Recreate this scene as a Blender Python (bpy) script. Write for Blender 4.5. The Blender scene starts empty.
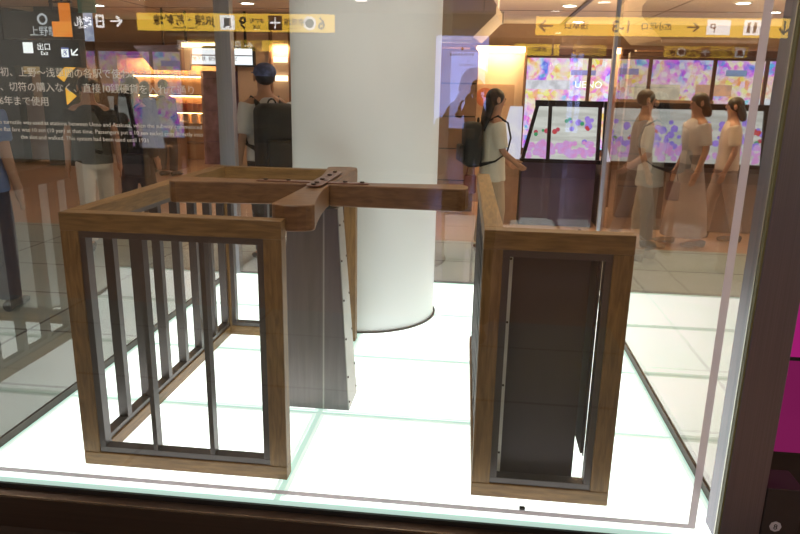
import bpy, bmesh, math, random
from mathutils import Vector, Matrix
random.seed(7)
S = bpy.context.scene
C = S.collection
# ------------------------------------------------------------ camera
cd = bpy.data.cameras.new('camera'); cam = bpy.data.objects.new('camera', cd); C.objects.link(cam)
r = Vector((0.9934901, 0.1122228, 0.0195843)); u = Vector((-0.0475306, 0.2521084, 0.9665310)); fw = Vector((-0.1035294, 0.9611698, -0.2558012))
M = Matrix((r, u, -fw)).transposed().to_4x4(); M.translation = Vector((0, 0, 1.4537)); cam.matrix_world = M
cd.sensor_fit = 'HORIZONTAL'; cd.sensor_width = 36; cd.lens = 681.95/800*36; cd.clip_start = .02
S.camera = cam
# ------------------------------------------------------------ world and exposure
w = bpy.data.worlds.new('world'); S.world = w; w.use_nodes = True
w.node_tree.nodes['Background'].inputs[0].default_value = (1.0, .90, .83, 1)
w.node_tree.nodes['Background'].inputs[1].default_value = .55
S.view_settings.view_transform = 'Standard'; S.view_settings.look = 'None'; S.view_settings.gamma = 1
S.view_settings.use_curve_mapping = False; S.view_settings.exposure = 0
S.cycles.transparent_max_bounces = 32; S.cycles.max_bounces = 8; S.cycles.sample_clamp_indirect = 6
DOWNLIGHT_W = 46
LIGHTBOX = 1.65

# ------------------------------------------------------------ materials
def nt(m):
    m.use_nodes = True; return m.node_tree.nodes, m.node_tree.links
def plain(name, col, rough=.6, metal=0., var=.12, scale=8., stretch=(1, 1, 1), spec=None):
    m = bpy.data.materials.new(name); n, l = nt(m); b = n['Principled BSDF']
    b.inputs['Roughness'].default_value = rough; b.inputs['Metallic'].default_value = metal
    tc = n.new('ShaderNodeTexCoord'); mp = n.new('ShaderNodeMapping'); mp.inputs['Scale'].default_value = stretch
    nz = n.new('ShaderNodeTexNoise'); nz.inputs['Scale'].default_value = scale; nz.inputs['Detail'].default_value = 4
    cr = n.new('ShaderNodeValToRGB')
    cr.color_ramp.elements[0].position = .3; cr.color_ramp.elements[1].position = .7
    cr.color_ramp.elements[0].color = (*[c*(1-var) for c in col], 1); cr.color_ramp.elements[1].color = (*[min(1, c*(1+var)) for c in col], 1)
    l.new(tc.outputs['Object'], mp.inputs[0]); l.new(mp.outputs[0], nz.inputs['Vector']); l.new(nz.outputs['Fac'], cr.inputs[0])
    l.new(cr.outputs[0], b.inputs['Base Color'])
    return m
def glow(name, col, st, col2=None, scale=2., stretch=(1, 1, 1)):
    m = bpy.data.materials.new(name); n, l = nt(m); n.remove(n['Principled BSDF'])
    e = n.new('ShaderNodeEmission'); e.inputs[0].default_value = (*col, 1); e.inputs[1].default_value = st
    if col2:
        tc = n.new('ShaderNodeTexCoord'); mp = n.new('ShaderNodeMapping'); mp.inputs['Scale'].default_value = stretch
        nz = n.new('ShaderNodeTexNoise'); nz.inputs['Scale'].default_value = scale; nz.inputs['Detail'].default_value = 3
        cr = n.new('ShaderNodeValToRGB'); cr.color_ramp.elements[0].color = (*col, 1); cr.color_ramp.elements[1].color = (*col2, 1)
        cr.color_ramp.elements[0].position = .4; cr.color_ramp.elements[1].position = .62
        l.new(tc.outputs['Object'], mp.inputs[0]); l.new(mp.outputs[0], nz.inputs['Vector']); l.new(nz.outputs['Fac'], cr.inputs[0]); l.new(cr.outputs[0], e.inputs[0])
    l.new(e.outputs[0], n['Material Output'].inputs[0]); return m
def wood(name, c1, c2, stretch, rough=.45):
    m = plain(name, c1, rough, 0, .1, 9, stretch); n, l = m.node_tree.nodes, m.node_tree.links
    cr = [x for x in n if x.type == 'VALTORGB'][0]
    cr.color_ramp.elements[0].color = (*c1, 1); cr.color_ramp.elements[1].color = (*c2, 1)
    nz = [x for x in n if x.type == 'TEX_NOISE'][0]; nz.inputs['Detail'].default_value = 7; nz.inputs['Distortion'].default_value = .6
    return m
W1, W2 = (.135, .068, .020), (.275, .150, .050)
WX = wood('oak along x', W1, W2, (1, 9, 9)); WY = wood('oak along y', W1, W2, (9, 1, 9)); WZ = wood('oak along z', W1, W2, (9, 9, 1))
ARM = wood('arm wood', (.13, .055, .02), (.25, .125, .05), (1.5, 9, 9), .38)
STEEL = plain('dark grey painted steel', (.095, .080, .080), .30, .45, .1, 6)
PANEL = plain('dark purple brown sheet', (.052, .038, .045), .55, .1, .10, 5)
SHEET = plain('grey pedestal sheet steel', (.20, .18, .18), .38, .55, .1, 3, (20, 20, .4))
FLANGE = plain('pale steel flange', (.42, .41, .38), .4, .4, .1, 7)
SCREW = plain('rusty screw', (.07, .045, .035), .5, .7)
BRASS = plain('aged copper plate', (.30, .16, .12), .35, .75, .15, 30)
BRONZE = plain('brushed bronze steel', (.20, .14, .11), .32, .9, .08, 4, (.3, 30, 30))
POST = plain('brushed stainless steel', (.25, .235, .28), .36, .85, .08, 5, (60, 60, .4))
SEAL = plain('olive rubber seal', (.16, .15, .06), .5)
DARK = plain('black rubber channel', (.015, .014, .014), .5)
WHITE = plain('white paint', (.74, .76, .73), .5, 0, .03, 2)
TILE_G = (.17, .17, .165)

def glass():
    m = bpy.data.materials.new('clear glass'); n, l = nt(m); n.remove(n['Principled BSDF'])
    tr = n.new('ShaderNodeBsdfTransparent'); tr.inputs[0].default_value = (.97, .985, .978, 1)
    gl = n.new('ShaderNodeBsdfGlossy'); gl.inputs['Roughness'].default_value = 0; gl.inputs[0].default_value = (1, 1, 1, 1)
    fr = n.new('ShaderNodeFresnel'); fr.inputs[0].default_value = 1.5
    ge = n.new('ShaderNodeNewGeometry'); inv = n.new('ShaderNodeMath'); inv.operation = 'SUBTRACT'; inv.inputs[0].default_value = 1
    l.new(ge.outputs['Backfacing'], inv.inputs[1])
    mu = n.new('ShaderNodeMath'); mu.operation = 'DIVIDE'; ad = n.new('ShaderNodeMath'); ad.operation = 'ADD'; ad.inputs[1].default_value = 1.0; ml = n.new('ShaderNodeMath'); ml.operation = 'MULTIPLY'; ml.inputs[1].default_value = 2.2
    l.new(fr.outputs[0], ad.inputs[0]); l.new(fr.outputs[0], ml.inputs[0]); l.new(ml.outputs[0], mu.inputs[0]); l.new(ad.outputs[0], mu.inputs[1])
    m2 = n.new('ShaderNodeMath'); m2.operation = 'MULTIPLY'; m2.use_clamp = True; l.new(mu.outputs[0], m2.inputs[0]); l.new(inv.outputs[0], m2.inputs[1])
    mx = n.new('ShaderNodeMixShader'); l.new(m2.outputs[0], mx.inputs[0]); l.new(tr.outputs[0], mx.inputs[1]); l.new(gl.outputs[0], mx.inputs[2])
    l.new(mx.outputs[0], n['Material Output'].inputs[0]); return m
GLASS = glass()
def film(name, col, alpha):
    m = bpy.data.materials.new(name); n, l = nt(m); n.remove(n['Principled BSDF'])
    tr = n.new('ShaderNodeBsdfTransparent'); di = n.new('ShaderNodeBsdfDiffuse'); tl = n.new('ShaderNodeBsdfTranslucent')
    di.inputs[0].default_value = (*col, 1); tl.inputs[0].default_value = (*col, 1)
    a = n.new('ShaderNodeMixShader'); a.inputs[0].default_value = .5; l.new(di.outputs[0], a.inputs[1]); l.new(tl.outputs[0], a.inputs[2])
    b = n.new('ShaderNodeMixShader'); b.inputs[0].default_value = alpha; l.new(tr.outputs[0], b.inputs[1]); l.new(a.outputs[0], b.inputs[2])
    l.new(b.outputs[0], n['Material Output'].inputs[0]); return m
TAPE = film('frosted grey film', (.84, .78, .84), .76); VINYL = film('white vinyl lettering', (.95, .95, .92), .75)

def tiles(name, c1, c2, mortar, sx, sy, rough=.35, msize=.006):
    m = bpy.data.materials.new(name); n, l = nt(m); b = n['Principled BSDF']; b.inputs['Roughness'].default_value = rough
    ge = n.new('ShaderNodeTexCoord'); br = n.new('ShaderNodeTexBrick'); br.offset = 0; br.inputs['Scale'].default_value = 1
    br.inputs['Brick Width'].default_value = sx; br.inputs['Row Height'].default_value = sy; br.inputs['Mortar Size'].default_value = msize
    br.inputs['Color1'].default_value = (*c1, 1); br.inputs['Color2'].default_value = (*c2, 1); br.inputs['Mortar'].default_value = (*mortar, 1)
    l.new(ge.outputs['Object'], br.inputs['Vector']); l.new(br.outputs['Color'], b.inputs['Base Color']); return m

# ------------------------------------------------------------ mesh helpers
def box(bm, x0, x1, y0, y1, z0, z1):
    vs = [bm.verts.new(p) for p in ((x0,y0,z0),(x1,y0,z0),(x1,y1,z0),(x0,y1,z0),(x0,y0,z1),(x1,y0,z1),(x1,y1,z1),(x0,y1,z1))]
    for f in ((0,3,2,1),(4,5,6,7),(0,1,5,4),(1,2,6,5),(2,3,7,6),(3,0,4,7)): bm.faces.new([vs[i] for i in f])
    return vs
def hexa(bm, b4, t4):
    vs = [bm.verts.new(p) for p in list(b4)+list(t4)]
    for f in ((0,3,2,1),(4,5,6,7),(0,1,5,4),(1,2,6,5),(2,3,7,6),(3,0,4,7)): bm.faces.new([vs[i] for i in f])
def cyl(bm, c, rad, h, axis='z', seg=24, r2=None):
    r2 = rad if r2 is None else r2
    rings = []
    for k, rr in ((0, rad), (1, r2)):
        ring = []
        for i in range(seg):
            a = 2*math.pi*i/seg; p, q = rr*math.cos(a), rr*math.sin(a)
            if axis == 'z': v = (c[0]+p, c[1]+q, c[2]+h*k)
            elif axis == 'y': v = (c[0]+p, c[1]+h*k, c[2]+q)
            else: v = (c[0]+h*k, c[1]+p, c[2]+q)
            ring.append(bm.verts.new(v))
        rings.append(ring)
    for i in range(seg): bm.faces.new((rings[0][i], rings[0][(i+1) % seg], rings[1][(i+1) % seg], rings[1][i]))
    bm.faces.new(rings[0][::-1]); bm.faces.new(rings[1])
def prism(bm, pts, z0, z1):
    a = [bm.verts.new((x, y, z0)) for x, y in pts]; b = [bm.verts.new((x, y, z1)) for x, y in pts]; n = len(pts)
    for i in range(n): bm.faces.new((a[i], a[(i+1) % n], b[(i+1) % n], b[i]))
    bm.faces.new(a[::-1]); bm.faces.new(b)
def tube(bm, pts, rads, seg=14, flat=1., up=Vector((0, 1, 0)), ends=True):
    """loft of ellipses through pts; flat scales the second axis"""
    pts = [Vector(p) for p in pts]; rings = []
    for i, p in enumerate(pts):
        d = (pts[min(i+1, len(pts)-1)]-pts[max(i-1, 0)]).normalized()
        s = d.cross(up)
        if s.length < 1e-3: s = d.cross(Vector((1, 0, 0)))
        s.normalize(); t = s.cross(d).normalized()
        rr = rads[i]; ra, rb = (rr if isinstance(rr, tuple) else (rr, rr*flat))
        rings.append([bm.verts.new(p+s*ra*math.cos(2*math.pi*k/seg)+t*rb*math.sin(2*math.pi*k/seg)) for k in range(seg)])
    for i in range(len(rings)-1):
        for k in range(seg): bm.faces.new((rings[i][k], rings[i][(k+1) % seg], rings[i+1][(k+1) % seg], rings[i+1][k]))
    if ends: bm.faces.new(rings[0][::-1]); bm.faces.new(rings[-1])
def ball(bm, c, rx, ry, rz, seg=16, rings=10):
    ret = bmesh.ops.create_uvsphere(bm, u_segments=seg, v_segments=rings, radius=1)
    for v in ret['verts']: v.co = Vector((c[0]+v.co.x*rx, c[1]+v.co.y*ry, c[2]+v.co.z*rz))
def obj(name, bm, mat, parent=None, smooth=False, bevel=0.):
    bmesh.ops.recalc_face_normals(bm, faces=bm.faces)
    me = bpy.data.meshes.new(name); bm.to_mesh(me); bm.free()
    for p in me.polygons: p.use_smooth = smooth
    o = bpy.data.objects.new(name, me); C.objects.link(o)
    if mat: me.materials.append(mat)
    if parent: o.parent = parent
    if bevel:
        b = o.modifiers.new('bevel', 'BEVEL'); b.width = bevel; b.segments = 2; b.limit_method = 'ANGLE'
    return o
def bxo(name, mat, parent, *d, bevel=0.):
    bm = bmesh.new(); box(bm, *d); return obj(name, bm, mat, parent, bevel=bevel)
def thing(name, label, cat, loc=(0, 0, 0), rz=0, group=None):
    o = bpy.data.objects.new(name, None); C.objects.link(o); o.location = loc; o.rotation_euler = (0, 0, rz); o.empty_display_size = .1
    return tag(o, label, cat, group)
def tag(o, label, cat, group=None):
    o['label'] = label; o['category'] = cat
    if group: o['group'] = group
    return o
def struct(o): o['kind'] = 'structure'; return o
def text(name, s, size, mat, parent, M4, align='LEFT', ext=.0006, bold=0.):
    cu = bpy.data.curves.new(name, 'FONT'); cu.body = s; cu.size = size; cu.extrude = ext; cu.align_x = align; cu.resolution_u = 2; cu.offset = bold*size
    t = bpy.data.objects.new(name, cu); C.objects.link(t)
    bpy.context.view_layer.update()
    me = bpy.data.meshes.new_from_object(t.evaluated_get(bpy.context.evaluated_depsgraph_get())); me.name = name
    bpy.data.objects.remove(t); bpy.data.curves.remove(cu)
    me.transform(M4); me.materials.clear(); me.materials.append(mat)
    o = bpy.data.objects.new(name, me); C.objects.link(o)
    if parent: o.parent = parent
    return o
def facing_minus_y(x, y, z): return Matrix.Translation((x, y, z)) @ Matrix.Rotation(math.pi/2, 4, 'X')
def facing_plus_y(x, y, z): return Matrix.Translation((x, y, z)) @ Matrix.Rotation(math.pi, 4, 'Z') @ Matrix.Rotation(math.pi/2, 4, 'X')
def dup(root, loc, label=None):
    c = root.copy(); C.objects.link(c); c.location = loc
    if label: c['label'] = label
    for ch in list(root.children):
        d = ch.copy(); C.objects.link(d); d.parent = c
        for g in ch.children:
            e = g.copy(); C.objects.link(e); e.parent = d
    return c

# ------------------------------------------------------------ station shell
FZ = -.17; CZ = 2.75; WY_B = 15.0; WY_F = -9.0
struct(bxo('floor', tiles('warm granite tiles', (.40, .24, .15), (.46, .28, .18), (.22, .13, .08), 1.2, 1.2, .3), None, -14, 9, WY_F, WY_B, FZ-.1, FZ))
bm = bmesh.new()
for d in ((-3.42, -1.96, -.5, 7.3), (.99, 1.92, 2.25, 7.3), (-1.96, .99, 5.13, 7.3), (-5.4, -3.42, -.5, 7.3), (1.92, 2.9, 2.4, 7.3), (-1.96, .99, -.5, 1.75)): box(bm, *d, FZ-.002, FZ+.004)
struct(obj('trim_1', bm, tiles('grey granite tiles', (.30, .345, .32), (.33, .375, .35), (.06, .06, .055), 1.46, .8, .3, .012)))
struct(bxo('ceiling', plain('cream ceiling panels', (.78, .64, .48), .55, 0, .08, .6), None, -14, 9, WY_F, WY_B, CZ, CZ+.1))
struct(bxo('wall_back', plain('warm brown wall panels', (.30, .17, .09), .5, 0, .2, 1.2), None, -14, 9, WY_B, WY_B+.2, FZ, CZ))
struct(bxo('wall_front', plain('dark station wall', (.09, .075, .065), .6, 0, .2, 1), None, -14, 9, WY_F-.2, WY_F, FZ, CZ))
bm = bmesh.new(); box(bm, -2, 9, WY_B-.25, WY_B-.01, 2.14, 2.26); struct(obj('trim_2', bm, plain('brown fascia beam', (.10, .035, .02), .5)))
bm = bmesh.new()
for y in (3.5, 6.5, 9.5, 12.5):
    box(bm, -14, 9, y, y+.02, CZ-.006, CZ-.001)
for x in (-9, -6, -3, 0, 3, 6): box(bm, x, x+.02, -8, 15, CZ-.006, CZ-.001)
struct(obj('trim_3', bm, plain('ceiling joints', (.10, .07, .05), .6)))
bm = bmesh.new(); hexa(bm, [(1.5, 8.5, CZ-.03), (1.56, 8.5, CZ-.03), (1.62, 14.9, CZ-.03), (1.56, 14.9, CZ-.03)], [(1.5, 8.5, CZ-.002), (1.56, 8.5, CZ-.002), (1.62, 14.9, CZ-.002), (1.56, 14.9, CZ-.002)])
tag(obj('ceiling_track', bm, plain('dark ceiling track', (.06, .045, .04), .5)), 'dark narrow lighting track running along the cream ceiling beyond the case', 'track')

# downlights, each with its own lamp
dl = thing('ceiling_downlight', 'round recessed downlight in the cream station ceiling', 'ceiling light', (0, 0, CZ), 0, 'round ceiling downlights')
bm = bmesh.new(); cyl(bm, (0, 0, -.014), .10, .012); obj('diffuser', bm, glow('lamp glow', (1, .93, .82), 22), dl)
bm = bmesh.new()
for i in range(32):
    a, b = 2*math.pi*i/32, 2*math.pi*(i+1)/32
    hexa(bm, [(.10*math.cos(a), .10*math.sin(a), -.018), (.125*math.cos(a), .125*math.sin(a), -.018), (.125*math.cos(b), .125*math.sin(b), -.018), (.10*math.cos(b), .10*math.sin(b), -.018)],
             [(.10*math.cos(a), .10*math.sin(a), -.001), (.125*math.cos(a), .125*math.sin(a), -.001), (.125*math.cos(b), .125*math.sin(b), -.001), (.10*math.cos(b), .10*math.sin(b), -.001)])
obj('trim_ring', bm, WHITE, dl)
ld = bpy.data.lights.new('downlight_lamp', 'SPOT'); ld.energy = DOWNLIGHT_W; ld.color = (1, .88, .77); ld.spot_size = math.radians(140); ld.spot_blend = .6; ld.shadow_soft_size = .09
lo = bpy.data.objects.new('lamp', ld); C.objects.link(lo); lo.parent = dl; lo.location = (0, 0, -.03)
spots = [(1.35, 11.7), (1.85, 14.4), (3.8, 11.2), (4.7, 12.4), (-6.8, 12.2), (-3.9, 11.7), (-10, 13.6), (-1.1, 11.7), (-6.9, 8.3), (-3.9, 8), (-1.2, 7.6), (1.9, 8), (4.8, 8.4),
         (-7, 4.4), (-3.9, 4.4), (2, 4.4), (4.8, 4.4), (-1.3, 2.9), (.3, 3.2), (-3.9, 1), (-1.2, .6), (1.8, .8), (-5.5, -2.4), (-2.2, -2.4), (1.2, -2.4), (4, -2.4), (-5.5, -7), (-1.9, -7), (1.8, -7), (6.4, 13.6), (7.2, 10.5), (5.9, 13.2), (-8.4, 13.9)]
for i, (x, y) in enumerate(spots):
    if i == 0: dl.location = (x, y, CZ)
    else: dup(dl, (x, y, CZ))
def pix(p):
    d = Vector(p)-Vector((0, 0, 1.4537)); z = d.dot(fw); return (400+681.95*d.dot(r)/z, 267-681.95*d.dot(u)/z) if z > .1 else (-999, 0)
for o in bpy.data.objects:
    if o.name.startswith('ceiling_downlight'): o['label'] = 'round recessed downlight overhead, outside the picture'
seen = sorted([(pix(o.location)[0], o) for o in bpy.data.objects if o.name.startswith('ceiling_downlight') and -2 < pix(o.location)[0] < 802 and 0 < pix(o.location)[1] < 60], key=lambda t: t[0])
ORD = 'first second third fourth fifth sixth seventh eighth ninth tenth eleventh twelfth thirteenth fourteenth fifteenth sixteenth'.split()
for i, (px, o) in enumerate(seen): o['label'] = 'round recessed ceiling downlight, ' + ORD[i] + ' from the left of those in view'
dl['label'] = dl['label'] if any(o == dl for _, o in seen) else 'round recessed downlight overhead, outside the picture'

# ------------------------------------------------------------ the display case
XL, XR, YF, YB, GT = -1.875, .914, 2.108, 5.048, 2.07
case = thing('display_case', 'large glass display case with a glowing white floor around the turnstile', 'display case')
lb = bpy.data.materials.new('white lightbox glass'); n, l = nt(lb); b = n['Principled BSDF']
b.inputs['Base Color'].default_value = (.75, .85, .80, 1); b.inputs['Roughness'].default_value = .25
tc = n.new('ShaderNodeTexCoord'); nz = n.new('ShaderNodeTexNoise'); nz.inputs['Scale'].default_value = 1.3; nz.inputs['Detail'].default_value = 1
cr = n.new('ShaderNodeValToRGB'); cr.color_ramp.elements[0].color = (.80, .93, .88, 1); cr.color_ramp.elements[1].color = (.98, 1, .99, 1); cr.color_ramp.elements[0].position = .3; cr.color_ramp.elements[1].position = .6
l.new(tc.outputs['Object'], nz.inputs['Vector']); l.new(nz.outputs['Fac'], cr.inputs[0]); l.new(cr.outputs[0], b.inputs['Emission Color']); b.inputs['Emission Strength'].default_value = LIGHTBOX
edge = bpy.data.materials.new('green glass edge'); n, l = nt(edge); b = n['Principled BSDF']
b.inputs['Base Color'].default_value = (.35, .6, .5, 1); b.inputs['Emission Color'].default_value = (.68, .88, .80, 1); b.inputs['Emission Strength'].default_value = .78; b.inputs['Roughness'].default_value = .3
edge2 = bpy.data.materials.new('pale green seam half-tone'); n, l = nt(edge2); b = n['Principled BSDF']
b.inputs['Base Color'].default_value = (.6, .75, .68, 1); b.inputs['Emission Color'].default_value = (.80, .96, .90, 1); b.inputs['Emission Strength'].default_value = .90; b.inputs['Roughness'].default_value = .3
xs = [XL+.004, -.66, XR-.004]; ys = [YF-.009, 2.7995, 3.4975, 4.278, YB-.004]
g = .012
bm = bmesh.new(); bs = bmesh.new()
for i in range(2):
    for j in range(4): box(bm, xs[i]+g, xs[i+1]-g, ys[j]+g, ys[j+1]-g, -.02, 0)
obj('light_floor', bm, lb, case)
bb = bmesh.new(); g2 = .028
for i in range(2):
    for j in range(4):
        x0, x1, y0, y1 = xs[i]+g, xs[i+1]-g, ys[j]+g, ys[j+1]-g; d = g2-g
        for q in ((x0, x1, y0, y0+(d if j else .004)), (x0, x1, y1-d, y1), (x0, x0+d, y0+d, y1-d), (x1-d, x1, y0+d, y1-d)): box(bb, *q, -.0005, .0006)
obj('seam_halftone', bb, edge2, case)  # added half-tone strips that soften the glow beside the seams
for x in xs: box(bs, x-g, x+g, YF+.0005, ys[-1]+g, -.02, -.0006)
for y in ys:
    for i in range(2): box(bs, xs[i]+g, xs[i+1]-g, max(y-g, YF+.0005), y+g, -.02, -.0006)
obj('floor_glass_edges', bs, edge, case)
bxo('floor_box', DARK, case, XL-.02, XR+.02, YF-.01, YB+.02, FZ+.002, -.021)
gf = bxo('glass_pane', GLASS, case, XL-.012, .856, YF-.012, YF, -.012, GT)
gf['label'] = 'front glass pane with white lettering and a grey border line'
bxo('glass_pane', GLASS, case, XL-.012, XL, YF+.001, YB, .001, GT)
bxo('glass_pane', GLASS, case, XR, XR+.012, 2.2, YB, .001, GT)
bxo('glass_pane', GLASS, case, XL+.06, XR-.06, YB, YB+.012, .001, GT)
# grey border line on the front pane
bm = bmesh.new(); yt0, yt1 = YF-.0135, YF-.0124
box(bm, .766, .790, yt0, yt1, .034, GT); box(bm, XL-.01, .766, yt0, yt1, .034, .050)
obj('border_line', bm, TAPE, gf)
for s, size, xe, z in (('昭和2年の開業当初、上野〜浅草間の各駅で使われていた改札機', .031, -.865, 1.463), ('料金は10銭均一で、切符の購入なく、直接10銭硬貨を入れて通り', .031, -.872, 1.418),
                       ('昭和6年まで使用', .031, -1.36, 1.374),
                       ('This turnstile was used at stations between Ueno and Asakusa, when the subway commenced', .0185, -.858, 1.312),
                       ('The flat fare was 10 sen (10 yen) at that time. Passengers put a 10 sen nickel coin directly into', .0185, -.856, 1.289),
                       ('the slot and walked. This system had been used until 1931', .0185, -1.035, 1.266)):
    text('lettering', s, size, VINYL, gf, facing_minus_y(xe, YF-.0128, z), 'RIGHT', .0003)
# frame members
bxo('front_sill', BRONZE, case, XL-.35, 1.2, YF-.075, YF-.022, FZ+.001, -.030, bevel=.003)
bxo('sill_edge', plain('bright sill edge', (.5, .38, .28), .25, .9), case, XL-.35, 1.2, YF-.079, YF-.074, -.030, -.022)
bxo('floor_slab', plain('dark brown threshold', (.05, .036, .03), .5, .2), case, XL-1.2, 1.2, 1.72, YF-.0755, FZ+.005, FZ+.014)  # dark brown slab laid over the floor before the sill
bxo('sill_channel', DARK, case, XL-.35, 1.2, YF-.022, YF-.013, -.06, -.012)
bm = bmesh.new(); box(bm, XL-.05, XL-.013, YF, YB, FZ+.002, .004); box(bm, XR+.013, XR+.05, YF+.1, YB, FZ+.002, .004); box(bm, XL, XR, YB+.013, YB+.05, FZ+.002, .004)
BST = plain('dark brown bottom strip', (.06, .045, .038), .45, .3)
bxo('base_strip', BST, case, XL+.0005, XL+.006, YF+.002, YB-.011, .001, .036); bxo('base_strip', BST, case, XR-.006, XR-.0005, 2.2, YB-.011, .001, .036)
obj('base_channel', bm, plain('dark brown steel channel', (.045, .035, .03), .45, .5), case)
pf = bxo('corner_post', POST, case, .858, .983, 2.066, 2.195, FZ+.002, 2.3, bevel=.004); pf['label'] = 'brushed stainless steel front post with a small numbered sticker'
bxo('post_seal', SEAL, pf, .8525, .858, 2.0655, 2.085, -.02, 2.07)
bxo('post_seal', plain('pale strip', (.6, .58, .5), .3, .8), pf, .8515, .858, 2.086, 2.0945, -.01, 2.07)
bxo('post_skirt', plain('dark brown skirt', (.06, .05, .05), .45, .5), case, .985, 1.10, 2.066, 2.19, FZ+.002, .225, bevel=.003)
bm = bmesh.new(); cyl(bm, (1.028, 2.0648, .088), .019, .0012, 'y', 8); stk = obj('sticker', bm, plain('white sticker', (.55, .53, .6), .5), pf)
text('number', '8', .028, DARK, stk, facing_minus_y(1.028, 2.0642, .078), 'CENTER', .0003)
LIGHTST = plain('light grey aluminium', (.40, .40, .44), .35, .6, .08, 3, (30, 30, .5))
bxo('corner_post', LIGHTST, case, XL-.06, XL+.058, YB-.01, YB+.07, FZ+.002, 2.3)
bxo('corner_post', LIGHTST, case, XR-.012, XR+.03, YB-.005, YB+.04, FZ+.002, 2.3)
bm = bmesh.new(); box(bm, XL+.058, XR-.058, YB-.01, YB+.06, GT, GT+.2); box(bm, XL-.03, XL+.02, YF, YB-.01, GT, GT+.2); box(bm, XR-.02, XR+.03, 2.195, YB-.01, GT, GT+.2); box(bm, XL-.03, .858, YF-.03, YF+.02, GT, GT+.2)
obj('top_rail', bm, LIGHTST, case)

# round column
col = thing('round_column', 'large white round column rising through the lit glass case', 'column', (-.70, 4.32, 0))
bm = bmesh.new(); cyl(bm, (0, 0, .001), .46, CZ-.002, 'z', 96); obj('shaft', bm, plain('white column paint', (.84, .88, .88), .42, 0, .02, 1), col, True)
o = col.children[0]; o.modifiers.new('split', 'EDGE_SPLIT')
bm = bmesh.new()
for i in range(96):
    a, b_ = 2*math.pi*i/96, 2*math.pi*(i+1)/96
    q = lambda rr, t, z: (rr*math.cos(t), rr*math.sin(t), z)
    hexa(bm, [q(.461, a, .0005), q(.474, a, .0005), q(.474, b_, .0005), q(.461, b_, .0005)], [q(.461, a, .008), q(.474, a, .008), q(.474, b_, .008), q(.461, b_, .008)])
obj('base_shadow_ring', bm, plain('painted base shadow line', (.06, .045, .03), .5), col)  # dark ring stands in for the shadow line at the column foot

# ------------------------------------------------------------ barred enclosure frames
H = 1.0; WW = .066; DD = .06
def panel_x(root, x0, x1, y0, zt, bars, wmat=(WX, WZ), name='front', inner=True):
    """wooden frame in the XZ plane with a steel inner frame and bars"""
    for nm, mat, d in (('top_rail', WX, (x0, x1, y0, y0+DD, zt-WW, zt)), ('bottom_rail', WX, (x0, x1, y0, y0+DD, 0, .055)),
                       ('post', WZ, (x0, x0+WW, y0+.0005, y0+DD-.0005, .055, zt-WW)), ('post', WZ, (x1-WW, x1, y0+.0005, y0+DD-.0005, .055, zt-WW))):
        bxo(nm, mat, root, *d, bevel=.003)
    if inner:
        bm = bmesh.new(); a, b, c, d = x0+WW, x1-WW, .055, zt-WW; t = .024; ya, yb = y0+.006, y0+.05
        box(bm, a, b, ya, yb, c, c+t); box(bm, a, b, ya, yb, d-t, d); box(bm, a, a+t, ya+.0005, yb, c+t, d-t); box(bm, b-t, b, ya+.0005, yb, c+t, d-t)
        obj('inner_frame', bm, STEEL, root, bevel=.001)
        for x in bars: bxo('bar', STEEL, root, x-.009, x+.009, y0+.008, y0+.048, c+t, d-t)
def panel_y(root, x0, y0, y1, zt, ybars, face=1):
    bxo('top_rail', WY, root, x0, x0+WW, y0, y1, zt-WW, zt, bevel=.003)
    bxo('bottom_rail', WY, root, x0, x0+DD, y0, y1, 0, .055, bevel=.003)
    bm = bmesh.new(); c, d = .055, zt-WW; t = .022; xa, xb = x0+.010, x0+.052
    box(bm, xa, xb, y0, y1, c, c+t); box(bm, xa, xb, y0, y1, d-t, d); box(bm, xa, xb, y0, y0+t, c+t, d-t); box(bm, xa, xb, y1-t, y1, c+t, d-t)
    obj('inner_frame', bm, STEEL, root, bevel=.001)
    for y in ybars: bxo('bar', STEEL, root, x0+.011, x0+.051, y-.017, y+.017, c+t, d-t)
gate = thing('barred_enclosure', 'wooden framed enclosure with vertical steel bars left of the turnstile', 'barrier', (0, 0, 0))
YFr, YBk = 2.2373, 3.77
panel_x(gate, -1.466, -.655, YFr, H, (-1.174, -.947))
panel_x(gate, -1.466, -.655, YBk-DD, H, (-1.174, -.947))
panel_y(gate, -1.466, YFr+DD, YBk-DD, H, [2.51+.2*k for k in range(6)])
rg = thing('barrier_frame', 'narrow wooden framed barrier with dark metal panel inside, right of the passage', 'barrier', (0, 0, 0))
panel_x(rg, .038, .53, YFr, H, ())
panel_y(rg, .038, YFr+DD, YBk, H, [2.51+.2*k for k in range(6)])
for ch in rg.children:
    for v_ in ch.data.vertices:
        if v_.co.y > 2.30: v_.co.x -= (v_.co.y-2.30)/1.47*.028
bm = bmesh.new(); box(bm, .143, .405, 2.300, 2.44, .002, .905); box(bm, .1435, .4045, 2.44, 2.62, .002, .88)
cb = obj('metal_panel', bm, PANEL, rg, bevel=.002)
bm = bmesh.new(); box(bm, .127, .1425, 2.299, 2.303, .07, .915); fl = obj('side_flange', bm, plain('white metal flange', (.72, .72, .68), .4, .1), rg)
for z in (.89, .66, .42, .15):
    bm = bmesh.new(); cyl(bm, (.135, 2.296, z), .004, .003, 'y', 10); obj('screw', bm, SCREW, fl)
bm = bmesh.new(); box(bm, .428, .437, 2.30, 2.80, .17, .905); obj('side_plate', bm, PANEL, rg)
bm = bmesh.new(); box(bm, .4375, .4405, 2.298, 2.31, .16, .915); obj('side_strip', bm, STEEL, rg)
tag(bxo('floor_bolt', DARK, None, .212, .232, 2.165, 2.18, .001, .012, bevel=.003), 'small black stud on the glowing floor before the right barrier', 'bolt')

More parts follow.
